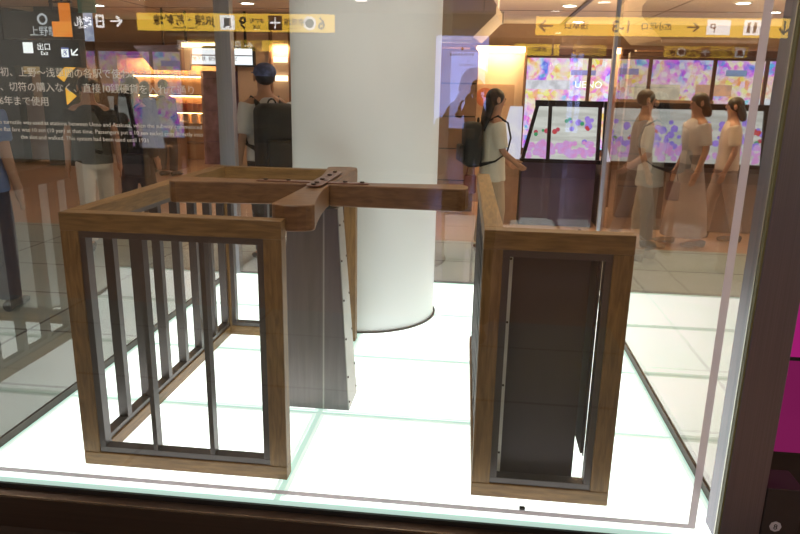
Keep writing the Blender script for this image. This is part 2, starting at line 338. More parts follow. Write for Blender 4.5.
# ------------------------------------------------------------ turnstile
ts = thing('turnstile', 'old four-armed wooden turnstile on a tapered grey metal pedestal', 'turnstile', (-.66, 2.885, 0))
ox, oy = -.66, 2.885
def L(p): return (p[0]-ox, p[1]-oy, p[2])
bm = bmesh.new()
hexa(bm, [L(p) for p in ((-.862, 2.834, .001), (-.533, 2.834, .001), (-.533, 3.04, .001), (-.862, 3.04, .001))], [L(p) for p in ((-.812, 2.885, .935), (-.592, 2.885, .935), (-.592, 2.99, .935), (-.812, 2.99, .935))])
ped = obj('pedestal', bm, SHEET, ts, bevel=.002)
bm = bmesh.new()
hexa(bm, [L(p) for p in ((-.532, 2.832, .002), (-.528, 2.832, .002), (-.528, 3.042, .002), (-.532, 3.042, .002))], [L(p) for p in ((-.591, 2.883, .934), (-.587, 2.883, .934), (-.587, 2.992, .934), (-.591, 2.992, .934))])
obj('side_flange', bm, FLANGE, ped)
bm = bmesh.new()
hexa(bm, [L(p) for p in ((-.652, 2.8325, .002), (-.645, 2.8325, .002), (-.645, 2.8345, .002), (-.652, 2.8345, .002))], [L(p) for p in ((-.654, 2.8835, .93), (-.647, 2.8835, .93), (-.647, 2.8855, .93), (-.654, 2.8855, .93))])
obj('seam_strip', bm, FLANGE, ped)
for k, z in enumerate((.86, .70, .52, .34, .16, .04)):
    f = z/.935
    for yy in ((2.834+.051*f+.012), (3.04-.05*f-.012)):
        bm = bmesh.new(); cyl(bm, L((-.528-.059*f-.001, yy, z)), .005, .005, 'x', 10); obj('screw', bm, SCREW, ped)
bm = bmesh.new(); cyl(bm, (0, .03, .935), .06, .022, 'z', 32); obj('bearing', bm, DARK, ts, True)
# arms: pinwheel outline, straight on the clockwise side and flaring on the other
def arm_outline(Ln):
    pts = [(.0445, -.044)]
    for i in range(1, 9): t = i/8; pts.append((.0445+(Ln*.93-.0445)*t, -.044-.012*t*t))
    pts += [(Ln*.965, -.049), (Ln*.985, -.035), (Ln, .0), (Ln, .045)]
    top = .100
    pts += [(Ln*.985, top-.025), (Ln*.965, top-.008), (Ln*.93, top)]
    for i in range(12, -1, -1):
        t = i/12; pts.append((.07+(Ln*.93-.07)*t, .044+(top-.044)*(t**1.5)))
    pts += [(.0445, .044)]
    return pts
for k, (ang, Ln) in enumerate(((0, .632), (90, .625), (180, .662), (270, .585))):
    a = math.radians(ang); bm = bmesh.new()
    pts = [(x*math.cos(a)-y*math.sin(a), x*math.sin(a)+y*math.cos(a)) for x, y in arm_outline(Ln) ]
    # drop duplicates
    q = []
    for p in pts:
        if not q or (abs(p[0]-q[-1][0])+abs(p[1]-q[-1][1])) > 1e-4: q.append(p)
    prism(bm, q, .951, 1.045)
    m = ARM if ang in (0, 180) else wood('arm wood along y', (.13, .055, .02), (.25, .125, .05), (9, 1.5, 9), .38) if ang == 90 else obj_m
    obj_m = m
    ar = obj('arm', bm, m, ts, bevel=.005)
bm = bmesh.new(); box(bm, -.0443, .0443, -.0443, .0443, .957, 1.0445); obj('hub', bm, ARM, ts)
def plate(a, l0, l1, wd, z):
    bm = bmesh.new(); pts = []
    for i in range(9): t = -math.pi/2+math.pi*i/8; pts.append((l1-wd+wd*math.cos(t), wd*math.sin(t)))
    for i in range(9): t = math.pi/2+math.pi*i/8; pts.append((-l0+wd+wd*math.cos(t), wd*math.sin(t)))
    prism(bm, [(x*math.cos(a)-y*math.sin(a), x*math.sin(a)+y*math.cos(a)) for x, y in pts], z, z+.005)
    p = obj('hinge_plate', bm, BRASS, ts, bevel=.001)
    for x in (-.85*l0, -.5*l0, .02, .5*l1, .85*l1):
        bb = bmesh.new(); cyl(bb, (x*math.cos(a), x*math.sin(a), z+.005), .010, .006, 'z', 6); obj('bolt', bb, SCREW, p)
plate(0, .29, .21, .022, 1.0455); plate(math.pi/2, .17, .34, .032, 1.0510)

# ------------------------------------------------------------ magenta poster board right of the case
mg = thing('poster_board', 'magenta lit poster board behind the steel post', 'poster', (1.55, 2.30, 0))
bxo('board', glow('magenta print', (.48, .03, .20), .36, (.40, .02, .17), 1.5), mg, -.55, .6, 0, .05, .234, .580)
bxo('board', glow('magenta print upper', (.50, .02, .22), .7, (.42, .015, .18), 1.5), mg, -.55, .6, 0, .05, .592, 1.3)
bxo('joint_bar', DARK, mg, -.55, .6, -.005, .05, .580, .592)
bxo('base', plain('dark board base', (.03, .022, .02), .4), mg, -.55, .65, .02, .10, FZ, .234)

# ------------------------------------------------------------ signs behind the camera (seen mirrored in the glass)
SY = -5.784
YEL = glow('yellow sign face', (1, .62, .06), 6); BRN = plain('brown sign face', (.05, .022, .012), .4); WGL = glow('white sign glow', (1, 1, 1), 7)
BLK = plain('black print', (.01, .01, .01), .5)
def sgn(x0, x1, z0, z1, face, label, y=SY, name='hanging_sign'):
    t = thing(name, label, 'sign', ((x0+x1)/2, y, z0))
    bxo('sign_box', BRN, t, -(x1-x0)/2-.03, (x1-x0)/2+.03, -.14, 0, -.03, z1-z0+.03)
    bxo('sign_face', face, t, -(x1-x0)/2, (x1-x0)/2, .0, .006, 0, z1-z0)
    for s in (-.35, .35):
        bm = bmesh.new(); cyl(bm, (s*(x1-x0), -.07, z1-z0+.03), .015, CZ-z1-.03, 'z', 10); obj('hanger', bm, WHITE, t)
    return t
def ft(t, s, size, x, z, mat=BLK, align='CENTER'): return text('lettering', s, size, mat, t, facing_plus_y(x, .0095, z), align, .0006, .022)
s1 = sgn(-4.98, -2.07, 2.17, 2.41, YEL, 'long yellow hanging sign for exits and lines, mirrored in the front glass')
# local x grows towards world +X; the reader behind the case front sees it mirrored
ft(s1, 'JR線・新幹線', .155, -.75, .09); ft(s1, 'JR Lines, Shinkansen', .045, -.73, .03)
bm = bmesh.new(); box(bm, -.21, .01, .007, .009, .02, .22); p = obj('pictogram', bm, WGL, s1)
bm = bmesh.new(); box(bm, -.15, -.05, .010, .012, .07, .18); box(bm, -.16, -.13, .010, .012, .045, .07); box(bm, -.07, -.04, .010, .012, .045, .07); obj('train_mark', bm, BLK, p)
ft(s1, '9', .23, .13, .04); ft(s1, '御徒町', .07, .33, .12); ft(s1, '方面', .06, .33, .04)
bm = bmesh.new(); box(bm, .5, .70, .007, .009, .02, .22); p = obj('pictogram', bm, BRN, s1)
bm = bmesh.new(); prism(bm, [(.59, .011), (.61, .011), (.61, .0115), (.59, .0115)], .04, .2); prism(bm, [(.52, .011), (.68, .011), (.68, .0115), (.52, .0115)], .11, .135); obj('plane_mark', bm, WGL, p)
ft(s1, '京成線', .10, .88, .10); ft(s1, 'Keisei Line', .04, .88, .04)
bm = bmesh.new(); cyl(bm, (1.10, .007, .12), .09, .002, 'y', 28); p = obj('line_mark', bm, WGL, s1)
bm = bmesh.new(); cyl(bm, (1.10, .010, .12), .065, .002, 'y', 28); obj('line_disc', bm, plain('blue disc', (.03, .08, .4), .4), p)
ft(s1, '6', .23, 1.27, .04)
def arrow(t, x, z, d, mat, s=.1, down=False):
    bm = bmesh.new(); P2 = [(-1, -.13), (.35, -.13), (-.1, -.6), (.12, -.8), (.95, 0), (.12, .8), (-.1, .6), (.35, .13), (-1, .13)]
    Q = [(p[0]*d, p[1]) for p in P2]
    if down: Q = [(p[1], -abs(1)*p[0]) for p in P2]
    a = [bm.verts.new((x+p[0]*s, .008, z+p[1]*s)) for p in Q]; b = [bm.verts.new((x+p[0]*s, .011, z+p[1]*s)) for p in Q]; n_ = len(Q)
    for i in range(n_): bm.faces.new((a[i], a[(i+1) % n_], b[(i+1) % n_], b[i]))
    bm.faces.new(a[::-1]); bm.faces.new(b); return obj('arrow', bm, mat, t)
s0 = sgn(-6.2, -5.02, 2.17, 2.41, plain('brown face', (.06, .028, .015), .4), 'brown hanging sign with white arrow, mirrored in the left front glass')
arrow(s0, .32, .12, 1, WGL, .10)
bm = bmesh.new(); box(bm, .0, .13, .007, .01, .03, .21); p = obj('pictogram', bm, WGL, s0); bm = bmesh.new(); box(bm, .03, .10, .011, .013, .06, .11); box(bm, .03, .10, .011, .013, .13, .18); obj('door_mark', bm, BRN, p)
ft(s0, '改札', .14, -.2, .06, WGL); ft(s0, 'Tickets', .05, -.2, .02, WGL)
s2 = sgn(.72, 4.1, 2.17, 2.41, YEL, 'yellow hanging sign with exit numbers, mirrored in the right front glass')
arrow(s2, -1.56, .12, -1, BLK, .10); ft(s2, '浅草口', .11, -1.15, .09); ft(s2, '1-3', .21, -.55, .05); ft(s2, '広小路口', .10, -.1, .09); arrow(s2, .38, .12, 1, BLK, .08)
bm = bmesh.new(); box(bm, .55, .85, .007, .009, .03, .22); p = obj('pictogram', bm, WGL, s2); text('lettering', 'P', .16, plain('red print', (.6, .03, .02), .5), p, facing_plus_y(.63, .011, .06), 'CENTER')
bm = bmesh.new(); box(bm, 1.02, 1.32, .007, .009, .03, .22); p = obj('pictogram', bm, WGL, s2); bm = bmesh.new(); box(bm, 1.06, 1.1, .011, .013, .06, .19); box(bm, 1.14, 1.18, .011, .013, .06, .19); obj('figure_mark', bm, BLK, p)
arrow(s2, 1.53, .12, 1, BLK, .09, True)
# blue poster on the wall behind the photographer
bp_ = thing('wall_poster', 'tall pale blue lit poster, mirrored behind the photographer', 'poster', (-.35, WY_F+.001, 0))
bxo('frame', BRN, bp_, -.53, .53, 0, .05, .3, 2.42); bxo('print', glow('blue print', (.38, .46, 1), 5, (.30, .36, .85), 1.2), bp_, -.48, .48, .051, .055, .35, 2.37)
bm = bmesh.new()
for i in range(9): box(bm, -.22+.05*i, -.19+.05*i, .056, .058, 2.02, 2.07)
box(bm, -.02, .02, .056, .058, 2.12, 2.17); obj('lettering', bm, BLK, bp_)

# ------------------------------------------------------------ station seen through the case, right side
def mural():
    """coloured picture screens"""
    m = bpy.data.materials.new('mosaic screen'); n, l = nt(m); n.remove(n['Principled BSDF'])
    tc = n.new('ShaderNodeTexCoord'); sp = n.new('ShaderNodeSeparateXYZ'); l.new(tc.outputs['Object'], sp.inputs[0])
    vo = n.new('ShaderNodeTexVoronoi'); vo.inputs['Scale'].default_value = 11; l.new(tc.outputs['Object'], vo.inputs['Vector'])
    nz = n.new('ShaderNodeTexNoise'); nz.inputs['Scale'].default_value = 2.2; nz.inputs['Detail'].default_value = 6; nz.inputs['Distortion'].default_value = .8; l.new(tc.outputs['Object'], nz.inputs['Vector'])
    ra = n.new('ShaderNodeValToRGB'); e = ra.color_ramp.elements; e[0].position = .30; e[0].color = (.30, .22, .80, 1); e[1].position = .70; e[1].color = (1, .55, .22, 1)
    for p_, c_ in ((.40, (.55, .45, 1, 1)), (.47, (.95, .55, .85, 1)), (.53, (1, .8, .7, 1)), (.61, (1, .60, .48, 1))):
        q = ra.color_ramp.elements.new(p_); q.color = c_
    l.new(nz.outputs['Fac'], ra.inputs[0])
    hs = n.new('ShaderNodeMix'); hs.data_type = 'RGBA'; hs.blend_type = 'OVERLAY'; hs.inputs[0].default_value = .75
    l.new(ra.outputs[0], hs.inputs[6]); l.new(vo.outputs['Color'], hs.inputs[7])
    em = n.new('ShaderNodeEmission'); em.inputs[1].default_value = 1.1; l.new(hs.outputs[2], em.inputs[0]); l.new(em.outputs[0], n['Material Output'].inputs[0]); return m
vw = thing('video_wall', 'long wall of bright pink and violet screens beyond the case', 'screen', (3, WY_B-.1, 0))
MU = mural()
edges_x = [-2.9, -2.05, -.75, .45, 1.7, 2.7, 3.9]
for a, b in zip(edges_x, edges_x[1:]): bxo('screen', MU, vw, a, b-.07, -.02, .05, .25, 2.08)
bm = bmesh.new()
for x in edges_x[1:-1]: box(bm, x-.07, x, -.06, .05, .20, 2.12)
box(bm, -2.95, 3.95, -.05, .05, 2.08, 2.13); box(bm, -2.95, 3.95, -.05, .05, .2, .25)
obj('screen_frame', bm, plain('brown screen frame', (.14, .06, .05), .4), vw)
for (x, z, w_, h_, c_) in ((-1.6, 1.55, .9, .18, (.95, .9, 1)), (-.9, 1.80, .5, .10, (.45, .38, .8)), (.6, 1.35, .9, .5, (1, .82, .6)), (1.7, 1.5, .7, .22, (1, .5, .3)), (2.9, 1.2, .6, .3, (.9, .93, 1)), (.0, 1.84, .4, .12, (.35, .35, .7)), (2.1, 1.84, .4, .12, (.3, .4, .65)), (1.2, .9, .6, .35, (.85, .95, .8))):
    bxo('picture_panel', glow('picture', c_, 1.0, tuple(min(1, v*.6+.1) for v in c_), 6), vw, x-w_/2, x+w_/2, -.03, -.021, z-h_/2, z+h_/2)
text('lettering', 'UENO', .2, glow('white letters', (1, 1, 1), 1.6), vw, facing_minus_y(-.78, -.035, 1.50), 'CENTER')

BLACKM = plain('black metal', (.012, .011, .014), .35, .4)
def console(x0, x1, mull, left, label, cab, top=1.28, seed=0, lean=0.):
    t = thing('display_console', label, 'display', ((x0+x1)/2, 8.4, FZ)); ox_ = (x0+x1)/2; z0 = -FZ
    rnd = random.Random(seed)
    bxo('cabinet', cab, t, x0-ox_, x1-ox_, .02, .9, 0, .78, bevel=.01)
    scr = glow('console picture', (.62, .60, .56), .95, (.82, .80, .76), 3, (.6, 1, 6))
    ms = sorted([x0]+mull+[x1])
    for a, b in zip(ms, ms[1:]):
        bm = bmesh.new(); lt = lean if a == x0 else 0; hexa(bm, [(a-ox_, -.0, .82), (b-ox_, 0, .82), (b-ox_, .03, .82), (a-ox_, .03, .82)], [(a+lt-ox_, .12, top+z0), (b-ox_, .12, top+z0), (b-ox_, .15, top+z0), (a+lt-ox_, .15, top+z0)])
        sc = obj('screen', bm, scr, t)
    for nm, cols, cnt, zr in (('pink_blossoms', ((.85, .35, .75), (.75, .45, .9)), 60 if left else 120, (.84, 1.02)), ('violet_blossoms', ((.35, .25, .85), (.5, .3, .95)), 26 if left else 130, (1.0, 1.30)), ('green_leaves', ((.05, .4, .2), (.1, .35, .12)), 5, (1.05, 1.35)), ('red_figures', ((.7, .08, .08), (.6, .1, .2)), 6 if left else 14, (1.08, 1.2))):
        bm = bmesh.new()
        for i in range(cnt):
            x = rnd.uniform(x0+.05+lean*(zr[0]-.8), x1-.05)-ox_; z = rnd.uniform(*zr); yy = -.003+.12*(z-.82)/(top+z0-.82); s_ = rnd.uniform(.02, .05) if 'bl' in nm else rnd.uniform(.015, .04)
            if nm == 'violet_blossoms' and x < .05*(x1-x0) and left: continue
            cyl(bm, (x, yy-.004, z), s_, .003, 'y', 7)
        obj(nm, bm, glow(nm, cols[0], .9, cols[1], 14), t)
    bm = bmesh.new(); tk = .022
    for x in ms: hexa(bm, [(x-ox_-tk, -.03, .8), (x-ox_+tk, -.03, .8), (x-ox_+tk, .0, .8), (x-ox_-tk, .0, .8)], [(x+(lean if x == x0 else 0)+q-ox_, yy, top+z0) for q, yy in ((-tk, .09), (tk, .09), (tk, .13), (-tk, .13))])
    box(bm, x0+lean-ox_-.03, x1-ox_+.03, .07, .14, top+z0-.02, top+z0+.05); box(bm, x0-ox_-.03, x1-ox_+.03, -.05, .03, .775, .82)
    obj('screen_frame', bm, BLACKM, t)
    return t
console(.55, 1.43, [.85], True, 'dark violet console with a sloping flower picture screen, right of the girl', plain('dark violet cabinet', (.075, .06, .15), .4), seed=3, lean=.15)
console(1.50, 3.9, [1.92, 2.6, 3.3], False, 'second sloping screen console with violet pictures, behind the walkers', plain('grey cabinet', (.14, .12, .13), .5), seed=5)
# slanted side screen left of the console
sl = thing('side_screen', 'slanted bright white side screen between the girl and the flower screen', 'screen', (.4, 8.45, FZ))
bm = bmesh.new(); hexa(bm, [(-.17, 0, .8), (.13, 0, .8), (.13, .03, .8), (-.17, .03, .8)], [(-.02, .12, 1.42), (.13, .12, 1.42), (.13, .15, 1.42), (-.02, .15, 1.42)]); obj('screen', bm, glow('white lilac screen', (.85, .78, .95), .9, (1, .92, .95), 5), sl)
bxo('stand', plain('beige stand', (.45, .30, .2), .5), sl, -.17, .13, .02, .5, 0, .8)

# warm lit wall niche left of the girl
nc = thing('lit_niche', 'warm lit wall panel with a red disc behind the girl', 'wall panel', (.27, 10, FZ))
bxo('back_panel', plain('cream niche panel', (.78, .60, .42), .5, 0, .05, 2), nc, -.34, .34, .1, .16, 0, 2.2)
bxo('lower_panel', plain('light wood board', (.50, .33, .21), .5, 0, .1, 3), nc, -.335, .22, .06, .1, 0, 1.68)
bxo('frame', plain('brown edge', (.16, .08, .04), .5), nc, -.36, -.335, 0, .16, 0, 2.2)
bxo('frame', plain('brown edge right', (.16, .08, .04), .5), nc, .335, .36, 0, .16, 0, 2.2)
bxo('light_strip', glow('warm strip', (1, .72, .4), 16), nc, -.33, .33, .03, .10, 2.12, 2.18)
bm = bmesh.new(); cyl(bm, (-.19, .045, 1.50), .13, .012, 'y', 28); obj('red_disc', bm, plain('red brown print', (.5, .16, .08), .5), nc)

bk = thing('partition', 'brown panelled partition left of the warm niche', 'partition', (-.3, 9.2, FZ))
bm = bmesh.new()
for z in range(5): box(bm, -.33, .27, 0, .12, .42*z+.005, .42*z+.41)
obj('panels', bm, plain('tan panels', (.25, .15, .09), .45, 0, .15, 2), bk); bxo('joint_backing', BLK, bk, -.32, .26, .02, .11, 0, 2.1)
# tan bulkhead hanging from the ceiling
bh = thing('ceiling_bulkhead', 'tan faceted bulkhead hanging from the ceiling beside the white column', 'bulkhead', (-.4, 8, 0))
bm = bmesh.new(); Q = [(-.8, 2.00), (.30, 2.00), (.54, 2.24), (.54, 2.34), (.25, 2.74), (-.8, 2.74)]
a = [bm.verts.new((x, 0, z)) for x, z in Q]; b = [bm.verts.new((x+.1, 1.1, z)) for x, z in Q]
for i in range(6): bm.faces.new((a[i], a[(i+1) % 6], b[(i+1) % 6], b[i]))
bm.faces.new(a); bm.faces.new(b[::-1]); obj('casing', bm, plain('tan bulkhead paint', (.26, .19, .13), .5, 0, .05, 1), bh)
bxo('lower_trim', plain('pale trim', (.55, .45, .38), .5), bh, -.8, .3, -.005, .02, 1.97, 1.999)
tag(bxo('ceiling_speaker', plain('small dark box', (.12, .1, .1), .5), None, .12, .26, 9.2, 9.34, CZ-.5, CZ-.36), 'small dark box hanging from the ceiling right of the bulkhead', 'speaker')
bxo('bracket', WHITE, bpy.data.objects['ceiling_speaker'], .18, .2, 9.26, 9.28, CZ-.36, CZ-.001)

# added upward fill lamps that brighten the ceiling above the screens
for x, y, e, zc in ((3, 14.55, 22, 2.30), (2.2, 8.72, 300, 1.36), (-.35, 9.5, 80, 1.97)):
    cv = thing('ceiling_fill_light', {3: 'added linear fill light above the video wall, brightening the ceiling', -.35: 'added fill light bar above the brown partition, brightening the ceiling', 2.2: 'added fill light bar behind the sloping screen consoles, brightening the ceiling'}[x], 'light', (x, y, zc))
    wd_ = {3: 3.6, 2.2: .55, -.35: .2}[x]
    bxo('housing', plain('fill light housing', (.35, .2, .12), .5), cv, -wd_, wd_, -.08, .08, -.04, .0)
    la = bpy.data.lights.new('ceiling_fill_lamp', 'AREA'); la.shape = 'RECTANGLE'; la.size = wd_*2; la.size_y = .12; la.energy = e; la.color = (1, .76, .48)
    lo = bpy.data.objects.new('lamp', la); C.objects.link(lo); lo.parent = cv; lo.location = (0, 0, .01); lo.rotation_euler = (math.pi, 0, 0)
    if x == 2.2: bxo('stem', DARK, cv, -.03, .03, -.03, .03, -.75, -.041)
    if x == -.35: bxo('stem', DARK, cv, -.03, .03, -.03, .03, -.15, -.041); lo.location.z = .02
# ------------------------------------------------------------ station seen through the case, left side
def wallbox(name, label, cat, mat, x0, x1, y0, y1, z0, z1, parts=()):
    t = thing(name, label, cat, ((x0+x1)/2, y0, z0)); bxo('panel', mat, t, -(x1-x0)/2, (x1-x0)/2, 0, y1-y0, 0, z1-z0)
    return t
DG = plain('dark grey green pillar', (.035, .038, .036), .35)
wallbox('square_pillar', 'dark grey pillar left of the shop front', 'pillar', DG, -8.3, -7.55, 12.6, 13.3, FZ, CZ)
wallbox('square_pillar', 'dark grey wide pillar at the far left edge', 'pillar', DG, -11.5, -8.95, 12.8, 13.3, FZ, CZ)
w_ = wallbox('notice_board', 'pinkish beige notice board between the two dark pillars', 'board', plain('pinkish board', (.42, .31, .27), .5, 0, .1, 4), -8.93, -8.32, 13.0, 13.1, FZ+.05, 1.05)
wallbox('lit_wall_box', 'small tan lit box above the notice board', 'light', glow('tan glow', (.55, .36, .16), .55), -8.9, -8.33, 13.0, 13.15, 1.55, 1.85)
# black hanging sign
hb = thing('hanging_sign', 'black hanging sign with bright white lettering at upper left', 'sign', (-5.95, 9, 0))
bxo('sign_box', BLK, hb, -.6, .62, 0, .12, 1.62, 1.96); WL = glow('white sign letters', (1, 1, 1), 1.25)
bm = bmesh.new(); box(bm, -.18, -.04, -.006, -.001, 1.79, 1.93); obj('pictogram', bm, WL, hb)
text('lettering', '出口', .1, WL, hb, facing_minus_y(.12, -.006, 1.84), 'CENTER'); text('lettering', 'Exit', .07, WL, hb, facing_minus_y(.12, -.006, 1.77), 'CENTER')
bm = bmesh.new(); box(bm, .36, .47, -.006, -.001, 1.74, 1.87); p = obj('pictogram', bm, glow('blue pictogram', (.12, .15, .45), .9), hb)
text('lettering', '♿', .1, WL, p, facing_minus_y(.415, -.010, 1.765), 'CENTER')
bm = bmesh.new(); Q = [(.5, .02), (.59, .02), (.59, .035), (.535, .035), (.60, .10), (.59, .11), (.515, .045), (.515, .1), (.5, .1)]
a = [bm.verts.new((x, -.006, 1.75+z)) for x, z in Q]; bm.faces.new(a); b = [bm.verts.new((x, -.001, 1.75+z)) for x, z in Q]; bm.faces.new(b[::-1])
for i in range(9): bm.faces.new((a[i], a[(i+1) % 9], b[(i+1) % 9], b[i]))
obj('arrow', bm, WL, hb)
for x in (-.5, .5): bxo('hanger', BLK, hb, x-.012, x+.012, .04, .07, 1.96, CZ-.001)
hb2 = thing('hanging_sign', 'grey hanging sign with pale round mark above the black sign', 'sign', (-5.95, 9.4, 0))
bxo('sign_box', plain('grey sign', (.06, .055, .05), .4), hb2, -.75, .5, 0, .1, 2.0, 2.36); WD = glow('dim white letters', (.8, .82, .85), .6)
text('lettering', '上野駅', .14, WD, hb2, facing_minus_y(-.12, -.005, 2.05), 'CENTER')
bm = bmesh.new()
for i in range(20):
    a_, b_ = math.pi*2*i/20, math.pi*2*(i+1)/20
    f = lambda rr, t, y: (-.12+rr*math.cos(t), y, 2.26+rr*math.sin(t))
    hexa(bm, [f(.05, a_, -.006), f(.075, a_, -.006), f(.075, b_, -.006), f(.05, b_, -.006)], [f(.05, a_, -.001), f(.075, a_, -.001), f(.075, b_, -.001), f(.05, b_, -.001)])
obj('round_mark', bm, WD, hb2)
bxo('hanger', BLK, hb2, -.02, .02, .03, .06, 2.36, CZ-.001)
# orange banner and ornaments
ob = thing('hanging_banner', 'bright orange banner hanging beside the white lettered signs', 'banner', (-5.46, 8.9, 0))
bxo('cloth', glow('orange lit print', (1, .26, .02), .95, (1, .33, .04), 4), ob, -.16, .10, 0, .02, 2.0, 2.19)
bxo('upper_cloth', glow('orange lit print upper', (1, .26, .02), .8), ob, -.05, .10, 0, .02, 2.19, 2.42)
bxo('rail', BLK, ob, -.18, .13, .0, .03, 2.42, 2.44); bxo('hanger', BLK, ob, -.02, .0, .01, .03, 2.44, CZ-.001)
tb = thing('hanging_banner', 'white and teal narrow banner right of the orange banner', 'banner', (-5.12, 8.9, 0))
bxo('cloth', glow('pale print', (.62, .68, .85), .7, (.35, .4, .6), 12), tb, -.06, .06, 0, .02, 1.95, 2.3); bxo('teal_top', plain('teal cloth', (.1, .4, .33), .5), tb, -.12, .12, 0, .02, 2.3, 2.5); bxo('hanger', BLK, tb, -.01, .01, .0, .02, 2.5, CZ-.001)
def leaf(pts, x, y, z, s, label):
    bm = bmesh.new(); a = [bm.verts.new((px*s, 0, pz*s)) for px, pz in pts]; b = [bm.verts.new((px*s, .03, pz*s)) for px, pz in pts]; n_ = len(pts)
    for i in range(n_): bm.faces.new((a[i], a[(i+1) % n_], b[(i+1) % n_], b[i]))
    bm.faces.new(a); bm.faces.new(b[::-1]); o = obj('wall_arrow', bm, glow('amber glow', (1, .45, .03), 1.0, (1, .6, .08), 6), None)
    o.location = (x, y, z); return tag(o, label, 'ornament')
leaf([(0, 0), (.12, .16), (.30, .30), (.42, .36), (.30, .36), (.12, .34), (.02, .26), (-.14, .10)], -7.72, 12.4, 1.42, .9, 'bright amber curved lit shape on the pillar front')
leaf([(0, 0), (.22, .18), (0, .34)], -7.70, 12.4, 1.0, .9, 'small amber lit triangle lower on the pillar')
# shop front
sh = thing('shop_shelf_unit', 'warm lit wooden shop shelving beyond the left glass', 'shelving', (-6.2, 14, FZ))
wd = plain('shop wood', (.30, .15, .07), .5, 0, .15, 3)
bxo('back_panel', plain('amber shop panel', (.62, .34, .16), .5, 0, .1, 3), sh, -1.35, 1.0, .5, .55, 0, 2.1)
for z in (.35, .75, 1.0, 1.35, 1.75): bxo('shelf', wd, sh, -1.33, .98, .15, .5, z, z+.03)
bxo('side_panel', wd, sh, -1.4, -1.35, .1, .6, 0, 2.15); bxo('side_panel', wd, sh, 1.0, 1.05, .1, .6, 0, 2.15); bxo('top_panel', wd, sh, -1.4, 1.05, .1, .6, 2.15, 2.25)
for z in (1.0, 1.35, 1.75): bxo('light_strip', glow('amber strip', (1, .60, .26), 16), sh, -1.25, .9, .44, .48, z-.03, z-.005)
pk = tag(bxo('red_box', plain('red packet', (.6, .10, .05), .5), None, -.045, .045, 0, .1, 0, .16), 'small red packet in the row on the lit shop shelf', 'packet', 'red packets on the lit shop shelf')
for i in range(12):
    o = pk if i == 0 else pk.copy()
    if i: C.objects.link(o)
    o.location = (-6.85+.125*i, 14.25, FZ+1.031)
    o['label'] = 'small red packet on the lit shop shelf, ' + ORD[i] + ' from the left'
jar = tag(bxo('paper_box', plain('cream packet', (.8, .6, .42), .5), None, -.06, .06, 0, .1, 0, .2), 'cream packet on the lower lit shop shelf', 'packet', 'cream packets on the lower shop shelf')
for i in range(9):
    o = jar if i == 0 else jar.copy()
    if i: C.objects.link(o)
    o.location = (-7.0+.2*i, 14.25, FZ+.781)
    o['label'] = 'cream packet on the lower shop shelf, ' + ORD[i] + ' from the left'
ct = thing('shop_counter', 'brown wooden shop counter in front of the lit shelves', 'counter', (-6.0, 12.4, FZ))
bxo('body', wood('counter wood', (.22, .11, .05), (.34, .18, .09), (1, 9, 9)), ct, -.5, .35, 0, .6, 0, .86); bxo('top', plain('counter top', (.5, .33, .2), .3), ct, -.55, .4, -.05, .65, .86, .9)
ws = thing('lit_sign', 'bright white lit sign box with dark writing above the shop', 'sign', (-5.0, 13, 0))
bxo('sign_box', BLK, ws, -.76, .76, .0, .15, 1.76, 2.11); bxo('sign_face', glow('white lightbox face', (.95, .95, 1), 1.5), ws, -.73, .73, -.01, -.001, 1.79, 2.08)
text('lettering', '地下鉄  銀座線 のりば', .09, BLK, ws, facing_minus_y(0, -.014, 1.86), 'CENTER'); bxo('stripe', plain('grey stripe', (.3, .3, .35), .5), ws, -.73, .73, -.013, -.0105, 1.945, 1.965)
bxo('hanger', BLK, ws, -.6, -.56, .05, .09, 2.11, CZ-.001); bxo('hanger', BLK, ws, .56, .6, .05, .09, 2.11, CZ-.001)
sf = thing('slanted_soffit', 'pale lavender slanted board above the shop shelves', 'board', (0, 12.5, 0))
bm = bmesh.new(); Q = [(-6.35, 2.08), (-5.25, 2.12), (-5.3, 1.66), (-6.0, 1.66)]
hexa(bm, [(x, 0, z) for x, z in Q], [(x, .08, z) for x, z in Q]); obj('board', bm, plain('lavender board', (.34, .29, .36), .5), sf)
bxo('hanger', BLK, sf, -5.8, -5.77, .02, .05, 2.1, CZ-.001)
vb = thing('shop_poster', 'violet and brown poster panel right of the dark shoppers', 'poster', (-5.0, 13.6, FZ))
bxo('print', plain('violet brown print', (.22, .13, .20), .5, 0, .6, 5), vb, -.55, .35, 0, .06, 0, 1.85)
# warm wall panel behind the backpacker
wp = thing('wall_niche', 'tall warm wall niche with glowing lamps behind the backpack wearer', 'wall panel', (-4.0, 13, FZ))
bxo('back_panel', plain('cream panel', (.60, .42, .29), .45, 0, .06, 2), wp, -.6, .62, .1, .15, 0, 2.6)
bxo('frame', plain('brown frame', (.15, .07, .04), .5), wp, .05, .09, 0, .1, 0, 2.6); bxo('frame', plain('brown frame right', (.15, .07, .04), .5), wp, .42, .46, 0, .1, 0, 2.6)
for z in (2.02, 1.68): bxo('lamp', glow('warm lamp', (1, .75, .48), 3.5), wp, .13, .38, .02, .09, z, z+.10)

